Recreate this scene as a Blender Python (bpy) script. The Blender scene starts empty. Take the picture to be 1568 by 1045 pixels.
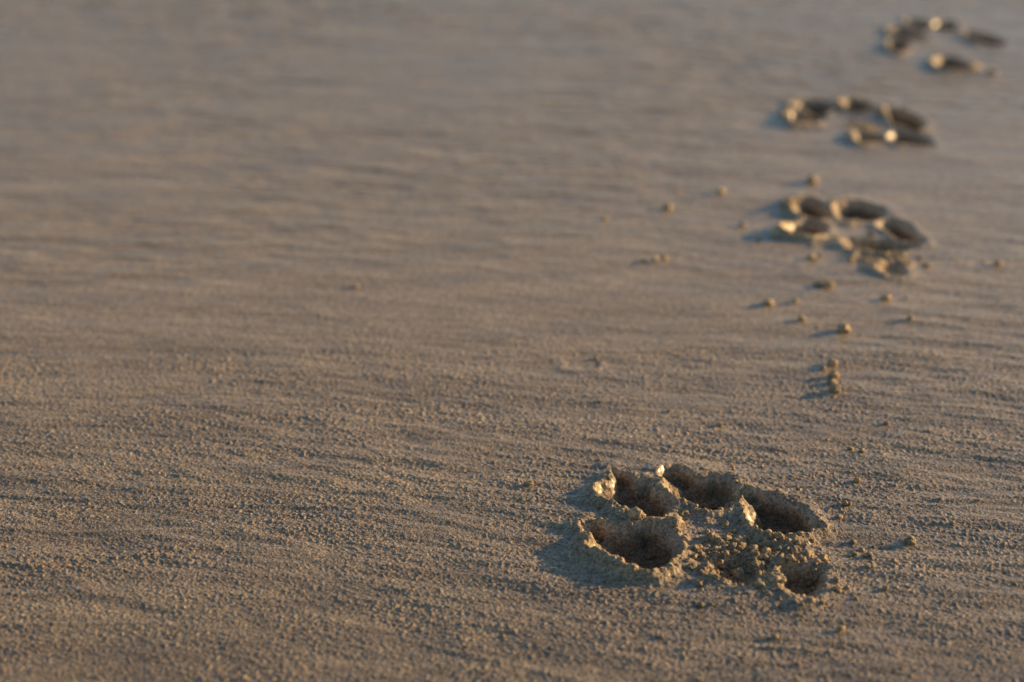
import bpy, math, random
import numpy as np
from mathutils import Vector

random.seed(4); rng = np.random.RandomState(11)
sc = bpy.context.scene
sc.view_settings.view_transform = 'Standard'
try: sc.view_settings.look = 'None'
except Exception: pass
sc.view_settings.exposure = 0

# ---------------------------------------------------------------- noise
_perm = rng.permutation(256); _perm = np.concatenate([_perm, _perm, _perm])
_ang = rng.rand(256) * 2 * np.pi
_gx, _gy = np.cos(_ang), np.sin(_ang)
def noise(x, y):
    xi = np.floor(x).astype(np.int64); yi = np.floor(y).astype(np.int64)
    xf = x - xi; yf = y - yi
    u = xf*xf*xf*(xf*(xf*6-15)+10); v = yf*yf*yf*(yf*(yf*6-15)+10)
    x0 = xi & 255; x1 = (xi+1) & 255; y0 = yi & 255; y1 = (yi+1) & 255
    def g(a, b, dx, dy):
        h = _perm[_perm[a] + b]
        return _gx[h]*dx + _gy[h]*dy
    n00 = g(x0, y0, xf, yf); n10 = g(x1, y0, xf-1, yf)
    n01 = g(x0, y1, xf, yf-1); n11 = g(x1, y1, xf-1, yf-1)
    return ((n00*(1-u)+n10*u)*(1-v) + (n01*(1-u)+n11*u)*v) * 1.5
def sstep(a, b, t):
    t = np.clip((t-a)/(b-a), 0, 1); return t*t*(3-2*t)

# ---------------------------------------------------------------- paw prints (metres)
# pads: (x, y, rx, ry, rot_deg, depth, rim, rim_dir_deg) in mm, dir = where the pushed-up rim is highest
PRINTS = [
 dict(c=(.0766, .6214), m=(.085, .095), w=1.15, rb=(.36, 1.1), pads=[
   (-23.0, 22.0, 13.0, 18.0,  14, 7.4, 3.6, 208),
   (-27.0, 38.0,  5.5,  7.5,  20, 4.6, 1.2, 190),
   (  7.0, 27.5, 14.5, 16.5,  30, 7.6, 2.8, 218),
   ( -3.5, 43.0,  6.5,  8.5,  35, 5.4, 1.2, 200),
   ( 36.0,  6.5, 13.0, 19.0,  30, 7.6, 3.3, 215),
   ( 26.0, 23.0,  6.0,  8.0,  20, 4.6, 1.3, 200),
   (-26.0,-20.0, 18.5, 16.5, -22, 7.6, 5.0, 225),
   (-41.0, -8.0,  5.5,  7.0,  20, 4.2, 2.4, 190),
   ( 37.0,-45.0,  9.5, 13.0, -20, 4.4, 1.8, 200),
   ( 11.0,-38.0,  9.0, 11.0,   0, 2.6, 1.6, 200)], rubble=(21,-27,26,23)),
 dict(c=(.2047, .9943), m=(.085, .145), w=.9, rb=(.22, 1.5), pads=[
   (-14.0, 27.0, 11.5, 19.0,  10, 9.5, 3.6, 190),
   ( 14.0, 25.0, 15.0, 20.5, -10, 10.5, 2.6, 195),
   ( 33.0,-10.0, 10.5, 22.5,  10, 9.5, 1.8, 195),
   (-24.5,-13.0, 12.5, 15.5, -20, 8.5, 5.2, 210),
   ( 14.0,-40.0, 20.0, 12.0,   0, 8.0, 2.2, 205),
   ( 15.0,-78.0,  9.0, 12.0,   0, 3.6, 1.9, 205)], rubble=(12,-62,20,26)),
 dict(c=(.2547, 1.220), m=(.095, .14), w=.9, rb=(.18, 1.6), pads=[
   (-23.0, 46.0, 14.0, 18.5,  10, 11.0, 3.0, 188),
   ( 11.0, 49.0, 12.5, 20.5,   0, 11.0, 3.4, 188),
   ( 39.0, 11.0, 12.5, 28.0,   8, 12.0, 3.4, 188),
   (-35.0, 13.0, 12.5, 17.5, -15, 10.0, 4.8, 195),
   ( 31.0,-41.0, 16.0, 18.5,   0, 10.5, 2.6, 195),
   (  3.0,-40.0, 12.0, 14.0,   0, 8.0, 3.4, 195)], rubble=(4,-10,16,18)),
 dict(c=(.3804, 1.466), m=(.095, .18), w=.9, rb=(.18, 1.6), pads=[
   (-25.0, 44.0, 13.0, 26.0,  10, 11.0, 2.8, 188),
   ( -6.0, 82.0, 12.0, 20.0,   0, 10.0, 2.4, 188),
   ( 16.0, 75.0, 10.5, 22.0,  -8, 10.0, 2.6, 188),
   ( 38.5, 25.0, 14.0, 28.0,  10, 11.0, 2.8, 188),
   (-43.0, -2.0,  9.0, 23.0, -10, 9.0, 4.0, 195),
   (-11.0,-68.0, 15.0, 26.0,   0, 11.0, 4.4, 195)], rubble=(0,-75,16,18)),
]
DIMPLE = (.0345, .7875)   # faint shallow dimple in the middle of the sheet

def print_height(x, y):
    H = np.zeros_like(x); M = np.zeros_like(x)
    for P in PRINTS:
        cx, cy = P['c']; mx, my = P['m']; wk = P['w']; rb0, rbp = P['rb']
        sel = (np.abs(x-cx) < mx*1.1) & (np.abs(y-cy) < my*1.1)
        if not sel.any(): continue
        X = (x[sel]-cx)*1000; Y = (y[sel]-cy)*1000
        wx = wk*(noise(X*.06+3, Y*.05+cy*90)*2.6 + noise(X*.17, Y*.13+9)*1.3 + noise(X*.5, Y*.45+29)*.4)
        wy = wk*(noise(X*.06+43, Y*.05+17)*2.8 + noise(X*.17+77, Y*.13)*1.5 + noise(X*.5+7, Y*.45+9)*.45)
        rim = np.zeros_like(X); pit = np.zeros_like(X); inside = np.zeros_like(X)
        for j, (px, py, rx, ry, rot, dep, rh, rd) in enumerate(P['pads']):
            a = math.radians(rot)
            dx = X+wx-px; dy = Y+wy-py
            u = dx*math.cos(a)+dy*math.sin(a); v = -dx*math.sin(a)+dy*math.cos(a)
            q = (np.abs(u/rx)**2.15 + np.abs(v/ry)**2.15)**(1/2.15)
            th = np.arctan2(v/ry, u/rx)
            s = j*2.3+cy*7
            q = q*(1+.05*np.cos(2*th+s)+.06*np.cos(3*th+s*1.7)+.03*np.cos(5*th+s*2.9))
            direc = .5+.5*np.cos(np.arctan2(dy, dx)-math.radians(rd))
            inner = .56-.26*direc
            t = np.clip((q-inner)/(1.14-inner), 0, 1); ins = 1-t*t*(3-2*t)
            floor = dep + .9*noise(X*.11+px, Y*.09+py) + .5*noise(X*.3+px, Y*.25+py)+.3*noise(X*.7+px, Y*.6+py)
            pit = np.maximum(pit, ins*floor)
            inside = np.maximum(inside, ins)
            dist = (q-1.02)*math.sqrt(rx*ry)
            prof = np.where(dist < 1.8, np.exp(-((dist-1.8)/2.8)**2), np.exp(-((dist-1.8)/5.5)**2))
            rim = np.maximum(rim, rh*(rb0+(1-rb0)*direc**rbp)*prof)
        lum = .94+.30*noise(X*.11+5, Y*.09+2)+.22*noise(X*.36, Y*.3)
        h = rim*lum*(1-inside) - pit
        rx0, ry0, rrx, rry = P['rubble']
        rq = np.sqrt(((X-rx0)/rrx)**2+((Y-ry0)/rry)**2)
        rm = 1-sstep(.35, 1.2, rq)
        h += rm*(1-inside*.5)*(1.5*np.abs(noise(X*.16,Y*.13))+1.6*np.abs(noise(X*.36+9,Y*.30)) +.9*np.abs(noise(X*.8+9,Y*.7))- .8)
        near = np.maximum(np.clip(rim/2.5, 0, 1)*.7, np.maximum(rm*.9, inside*.5))
        h += near*(.19*noise(X*.55, Y*.45+4)+.14*noise(X*1.1, Y*1.0+4))
        dm = np.clip(np.maximum((rim-.5)/2.5, np.maximum(rm, inside*2)), 0, 1)
        H[sel] += h*.001; M[sel] = np.maximum(M[sel], dm)
    X = (x-DIMPLE[0])*1000; Y = (y-DIMPLE[1])*1000
    X = X+2.5*noise(X*.2, Y*.15); Y = Y+3*noise(X*.2+9, Y*.15+4)
    q = np.sqrt((X/9)**2+(Y/10)**2)
    H += (-.45*np.exp(-(q*1.0)**4) + .38*np.exp(-((q-1.25)/.3)**2)*(Y < 2))*.001
    return H, M

def height(x, y, sx=None, sy=None):
    tilt = 0.06*noise(x*1.1, y*.8)
    yy = y + x*tilt + .014*noise(x*4, y*5) + .10*x
    h = .0014*noise(x*2.1, y*2.6)
    h += .00060*noise(x*6, yy*21+3)
    st = .95+1.2*(noise(x*3+7, y*4)+.3)
    st = np.clip(st, .55, 2.2)*(.98+.60*np.clip(y-.7, 0, 1))
    h += st*(.00032*noise(x*15, yy*52+5) + .00029*noise(x*32+4, yy*115) + .00017*noise(x*70, yy*250))
    l = noise(x*9+31, yy*44+11); h += .00050*np.exp(-(l/.09)**2)*np.clip(noise(x*8, y*9+50)+.28, 0, 1)
    ph, m = print_height(x, y)
    h += ph
    if sx is None: return h
    mx = np.maximum(sx, sy)
    def fade(f): return np.clip(1.75-2.0*f*mx, 0, 1)
    ga = (.95+.6*noise(x*17, yy*40))*(1+.3*m)
    h += ga*.00006*noise(x*170, y*250)*fade(240)
    wxn = .6*noise(x*280, y*280)
    n2 = noise(x*600+3+wxn, y*680+wxn)
    h += ga*.00012*n2*fade(600)
    h += ga*.00054*np.clip(n2-.22, 0, 1)*fade(520)           # protruding coarse grains
    n3 = noise(x*440+31-wxn, y*490+8)
    h += ga*.00044*np.clip(n3-.34, 0, 1)*fade(420)
    h += ga*.00014*noise(x*1000+8, y*1100)*fade(900)
    return h, m

# ---------------------------------------------------------------- grid
def rows():
    r = [0.47]
    while r[-1] < 1.85: r.append(r[-1]*(1+(.00080 if r[-1] < .8 else .00130)))
    s = r[-1]-r[-2]; up = []
    y = r[-1]
    while y < 160: s *= 1.06; y += s; up.append(y)
    s = r[1]-r[0]; dn = []; y = r[0]
    while y > -60: s *= 1.07; y -= s; dn.append(y)
    return np.array(dn[::-1]+r+up)
def cols():
    d = .0018; c = list(np.arange(-1.08, 1.0801, d))
    s = d; x = c[-1]; up = []
    while x < 330: s *= 1.05; x += s; up.append(x)
    return np.array([-a for a in up[::-1]]+c+up)
R = rows(); C = cols()
W = .042+.2765*np.clip(R, .47, 6.0)
Xg = W[:, None]*C[None, :]
Yg = np.repeat(R[:, None], len(C), 1)
SX = np.abs(np.gradient(Xg, axis=1)); SY = np.repeat(np.gradient(R)[:, None], len(C), 1)
nr, nc = Xg.shape
Z, MK = height(Xg.ravel(), Yg.ravel(), SX.ravel(), SY.ravel())
P3 = np.stack([Xg.ravel(), Yg.ravel(), Z], 1)
Zg = Z.reshape(nr, nc)
Tc = np.stack([np.gradient(Xg, axis=1), np.zeros_like(Xg), np.gradient(Zg, axis=1)], -1)
Tr = np.stack([np.gradient(Xg, axis=0), np.gradient(Yg, axis=0), np.gradient(Zg, axis=0)], -1)
NRM = np.cross(Tc, Tr); NRM /= np.linalg.norm(NRM, axis=-1, keepdims=True)
NRM = NRM.reshape(-1, 3)
idx = np.arange(nr*nc).reshape(nr, nc)
F = np.stack([idx[:-1, :-1], idx[:-1, 1:], idx[1:, 1:], idx[1:, :-1]], -1).reshape(-1, 4)
fx = P3[F[:, 0], 0]; fy = P3[F[:, 0], 1]
owner = np.zeros(len(F), int)
for k, P in enumerate(PRINTS):
    cx, cy = P['c']; mx, my = P['m']
    near = (np.abs(fx-cx) < mx) & (np.abs(fy-cy) < my)
    q = ((fx-cx)/(mx*.97))**2+((fy-cy)/(my*.97))**2
    owner[near & (q < 1)] = k+1

def mesh_from(name, verts, faces, normals=None, smooth=True, mask=None):
    me = bpy.data.meshes.new(name)
    me.vertices.add(len(verts)); me.vertices.foreach_set('co', verts.astype(np.float32).ravel())
    n = faces.shape[1]
    me.loops.add(faces.size); me.loops.foreach_set('vertex_index', faces.astype(np.int32).ravel())
    me.polygons.add(len(faces))
    me.polygons.foreach_set('loop_start', np.arange(0, faces.size, n, dtype=np.int32))
    me.update(calc_edges=True)
    me.polygons.foreach_set('use_smooth', np.full(len(faces), smooth))
    if normals is not None:
        try: me.normals_split_custom_set_from_vertices(normals.tolist())
        except Exception as e: print('normals', e)
    if mask is None: mask = np.ones(len(verts))
    at = me.attributes.new('disturbed', 'FLOAT', 'POINT'); at.data.foreach_set('value', mask.astype(np.float32))
    ob = bpy.data.objects.new(name, me); sc.collection.objects.link(ob)
    return ob
def part(name, fsel):
    f = F[fsel]; used, inv = np.unique(f.ravel(), return_inverse=True)
    return mesh_from(name, P3[used], inv.reshape(-1, 4), NRM[used], True, MK[used])

# ---------------------------------------------------------------- sand material
def sand_mat(name):
    m = bpy.data.materials.new(name); m.use_nodes = True
    nt = m.node_tree; N = nt.nodes; L = nt.links
    b = N['Principled BSDF']
    tc = N.new('ShaderNodeNewGeometry')
    pos = tc.outputs['Position']
    at = N.new('ShaderNodeAttribute'); at.attribute_name = 'disturbed'
    def mapping(s):
        mp = N.new('ShaderNodeMapping'); mp.inputs['Scale'].default_value = s
        L.new(pos, mp.inputs['Vector']); return mp.outputs[0]
    def nz(vec, scale, detail=2, rough=.5):
        t = N.new('ShaderNodeTexNoise'); t.inputs['Scale'].default_value = scale
        t.inputs['Detail'].default_value = detail; t.inputs['Roughness'].default_value = rough
        L.new(vec, t.inputs['Vector']); return t.outputs[0]
    def rng_(v, a, b_, c, d):
        r = N.new('ShaderNodeMapRange'); r.inputs[1].default_value = a; r.inputs[2].default_value = b_
        r.inputs[3].default_value = c; r.inputs[4].default_value = d; L.new(v, r.inputs[0]); return r.outputs[0]
    def mul(a, b_, op='MULTIPLY'):
        k = N.new('ShaderNodeMath'); k.operation = op
        for i, v in enumerate((a, b_)):
            if isinstance(v, (int, float)): k.inputs[i].default_value = v
            else: L.new(v, k.inputs[i])
        return k.outputs[0]
    streak = nz(mapping((5, 24, 10)), 2.0, 4, .6)
    vor = N.new('ShaderNodeTexVoronoi'); vor.inputs['Scale'].default_value = 1300
    L.new(pos, vor.inputs['Vector'])
    sep = N.new('ShaderNodeSeparateColor'); L.new(vor.outputs['Color'], sep.inputs[0])
    grain = rng_(sep.outputs[0], 0, 1, .52, 1.48)
    pale = rng_(sep.outputs[1], .92, .95, 0, .55)
    clump = rng_(nz(pos, 380, 2, .6), .3, .7, .80, 1.20)
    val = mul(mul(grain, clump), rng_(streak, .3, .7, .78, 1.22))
    # painted light: pit depths darkened as shade, raised rims and crumbs lightened as sunlit,
    # and the near end darkened for brightness falloff towards the viewer
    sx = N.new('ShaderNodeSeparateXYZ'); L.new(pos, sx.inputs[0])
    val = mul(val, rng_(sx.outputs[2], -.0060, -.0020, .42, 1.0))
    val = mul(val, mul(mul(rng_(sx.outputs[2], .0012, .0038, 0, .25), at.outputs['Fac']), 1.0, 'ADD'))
    val = mul(val, rng_(mul(sx.outputs[1], mul(streak, .10), 'ADD'), .52, .90, .74, 1.10))
    col = N.new('ShaderNodeMix'); col.data_type = 'RGBA'
    col.inputs[6].default_value = (.53, .352, .172, 1)
    col.inputs[7].default_value = (.55, .422, .255, 1)
    L.new(sep.outputs[2], col.inputs[0])
    sc_ = N.new('ShaderNodeVectorMath'); sc_.operation = 'SCALE'
    L.new(col.outputs[2], sc_.inputs[0]); L.new(val, sc_.inputs['Scale'])
    mx = N.new('ShaderNodeMix'); mx.data_type = 'RGBA'; L.new(mul(pale, rng_(sx.outputs[2], -.004, -.001, 0, 1)), mx.inputs[0])
    L.new(sc_.outputs[0], mx.inputs[6]); mx.inputs[7].default_value = (.70, .53, .33, 1)
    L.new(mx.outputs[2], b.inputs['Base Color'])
    b.inputs['Roughness'].default_value = .7
    b.inputs['Specular IOR Level'].default_value = .3
    # thin damp film, smooth on the undisturbed sheet and broken up where it was trodden
    L.new(rng_(at.outputs['Fac'], 0, 1, 1.0, 0.06), b.inputs['Coat Weight'])
    b.inputs['Coat IOR'].default_value = 1.7
    L.new(mul(rng_(streak, .3, .7, .13, .27), mul(at.outputs['Fac'], .3), 'ADD'), b.inputs['Coat Roughness'])
    bp = N.new('ShaderNodeBump'); bp.inputs['Strength'].default_value = .85
    bp.inputs['Distance'].default_value = .00055
    L.new(nz(pos, 1150, 1, .6), bp.inputs['Height']); L.new(bp.outputs[0], b.inputs['Normal'])
    return m
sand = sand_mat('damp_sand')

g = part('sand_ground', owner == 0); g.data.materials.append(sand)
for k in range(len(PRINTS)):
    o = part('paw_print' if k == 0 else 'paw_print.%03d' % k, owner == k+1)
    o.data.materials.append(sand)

# ---------------------------------------------------------------- crumbs of sand
import bmesh
def ico(sub):
    bm = bmesh.new(); bmesh.ops.create_icosphere(bm, subdivisions=sub, radius=1)
    v = np.array([a.co[:] for a in bm.verts]); f = np.array([[q.index for q in p.verts] for p in bm.faces]); bm.free()
    return v, f
ICO = {2: ico(2), 3: ico(3)}
VS = []; FS = []; off = 0
def crumb(x, y, r, sink=.25):
    global off
    v, f = ICO[3] if r > .0014 else ICO[2]
    v = v.copy(); s = rng.rand(3)*50
    d = 1+.46*noise(v[:, 0]*1.2+s[0]+v[:, 2], v[:, 1]*1.2+s[1]) + .26*noise(v[:, 0]*2.6+s[2], v[:, 2]*2.6+v[:, 1]*2+s[1])+.16*noise(v[:, 1]*6+s[2], v[:, 2]*6+v[:, 0]*5)
    v = v*d[:, None]*np.array([r*rng.uniform(.85, 1.35), r*rng.uniform(.85, 1.4), r*rng.uniform(.65, .95)])
    a = rng.rand()*6.28; ca, sa = math.cos(a), math.sin(a)
    v = np.stack([v[:, 0]*ca-v[:, 1]*sa, v[:, 0]*sa+v[:, 1]*ca, v[:, 2]], 1)
    z = height(np.array([x]), np.array([y]))[0]
    v += np.array([x, y, z + r*(.75-sink)])
    VS.append(v); FS.append(f+off); off += len(v)
placed = [(.1995,1.079,3.0),(.1359,1.055,2.8),(.0987,1.023,2.3),(.0574,1.003,1.3),(.108,1.059,1.3),(.0837,.928,2.0),
 (.0894,.931,1.7),(.0768,.927,1.3),(.1779,.8897,2.6),(.1725,.8915,1.8),(.1754,.933,2.2),(.140,.861,2.2),(.155,.839,1.8),
 (.1752,.8256,2.5),(.2064,.869,2.2),(.1554,.8635,1.5),(.1611,.7816,2.4),(.1595,.7672,2.5),(.1573,.7505,2.5),(.1575,.759,1.7),(.156,.776,1.4),
 (.213,.839,1.6),(.282,.922,1.8),(.275,.926,1.2),(.0972,.7143,1.2),(.1584,.6875,1.3),(.154,.690,1.2),(.1754,.7143,1.4),
 (.0074,.655,1.5),(.1512,.659,1.4),(.1419,.6368,1.2),(.1437,.5945,1.4),(.1632,.606,1.8),(.1227,.540,1.4),(.1457,.57,1.1),
 (.0975,.535,1.2),(-.0875,.887,1.2),(.0425,.7905,1.2),
 (.142,.99,1.5),(.149,.965,1.4),(.198,.930,1.6),(.43,1.31,1.8)]
for x, y, r in placed: crumb(x, y, r*.001)
def L2W(k, x, y): c = PRINTS[k]['c']; return c[0]+x*.001, c[1]+y*.001
for k, x, y, r in [(0,-9,-1,3.0),(0,-24.5,2,2.4),(0,-10,-25,1.8),(0,-4,8,1.8),(0,13,-36,2.6),(0,2,-44,2.0),(0,30,-30,2.3),(0,43,-26,2.2),(0,27,-47,2.6),(0,5,-12,2.0),(0,16,-14,2.0),(0,20,-50,2.4),
                   (1,-30,31,3.6),(1,-26,37,2.2),(1,0,36,2.0),(1,14,-19,2.2),(1,-4,-58,1.8),(1,36,-73,1.8),
                   (2,-4,44,3.0),(2,24,24,3.2),(2,-50,28,2.4),
                   (3,2,-86,6.0),(3,14,-95,3.0),(3,-15,-54,2.4)]:
    crumb(*L2W(k, x, y), r*.001, .5)
for k, n in ((0, 340), (1, 30), (2, 8), (3, 6)):
    rx0, ry0, rrx, rry = PRINTS[k]['rubble']
    for i in range(n):
        crumb(*L2W(k, rx0+rng.randn()*rrx*.68, ry0+rng.randn()*rry*.68), (.0005+.0012*rng.rand()**2.3), .5)
for k, n in ((0, 190), (1, 40), (2, 10)):
    cx, cy = PRINTS[k]['c']
    for i in range(n):
        crumb(cx+rng.randn()*.05+.012, cy-.02+rng.randn()*.07, (.0004+.0006*rng.rand()**2), .4)
for i in range(110):
    crumb(rng.uniform(.08, .34), rng.uniform(.52, 1.1), (.0004+.0004*rng.rand()**2), .4)
for i in range(50):
    crumb(rng.uniform(-.5, .6), rng.uniform(.48, 1.6), (.0004+.0004*rng.rand()**2), .4)
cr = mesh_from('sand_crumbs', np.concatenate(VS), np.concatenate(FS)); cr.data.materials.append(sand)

# ---------------------------------------------------------------- light
EL, AZ = math.radians(12), math.radians(70)     # azimuth from +Y toward +X
d = Vector((math.cos(EL)*math.sin(AZ), math.cos(EL)*math.cos(AZ), math.sin(EL)))
sl = bpy.data.lights.new('sun', 'SUN'); sl.energy = 5.0; sl.angle = math.radians(.6); sl.color = (1, .69, .34)
so = bpy.data.objects.new('sun', sl); so.rotation_euler = d.to_track_quat('Z', 'Y').to_euler(); so.location = d*5
sc.collection.objects.link(so)
w = bpy.data.worlds.new('World'); sc.world = w; w.use_nodes = True
sky = w.node_tree.nodes.new('ShaderNodeTexSky'); sky.sky_type = 'NISHITA'; sky.sun_disc = False
sky.sun_elevation = EL; sky.sun_rotation = AZ; sky.ozone_density = 2.8; sky.dust_density = .8
w.node_tree.links.new(sky.outputs[0], w.node_tree.nodes['Background'].inputs[0])
w.node_tree.nodes['Background'].inputs[1].default_value = .105

# ---------------------------------------------------------------- camera
cam = bpy.data.cameras.new('camera'); cam.sensor_width = 36; cam.lens = 59.7
cam.clip_start = .01; cam.clip_end = 500
cam.dof.use_dof = True; cam.dof.focus_distance = .715; cam.dof.aperture_fstop = 6.0
co = bpy.data.objects.new('camera', cam); co.location = (0, 0, .35)
co.rotation_euler = (math.radians(90-23.3), 0, 0)
sc.collection.objects.link(co); sc.camera = co
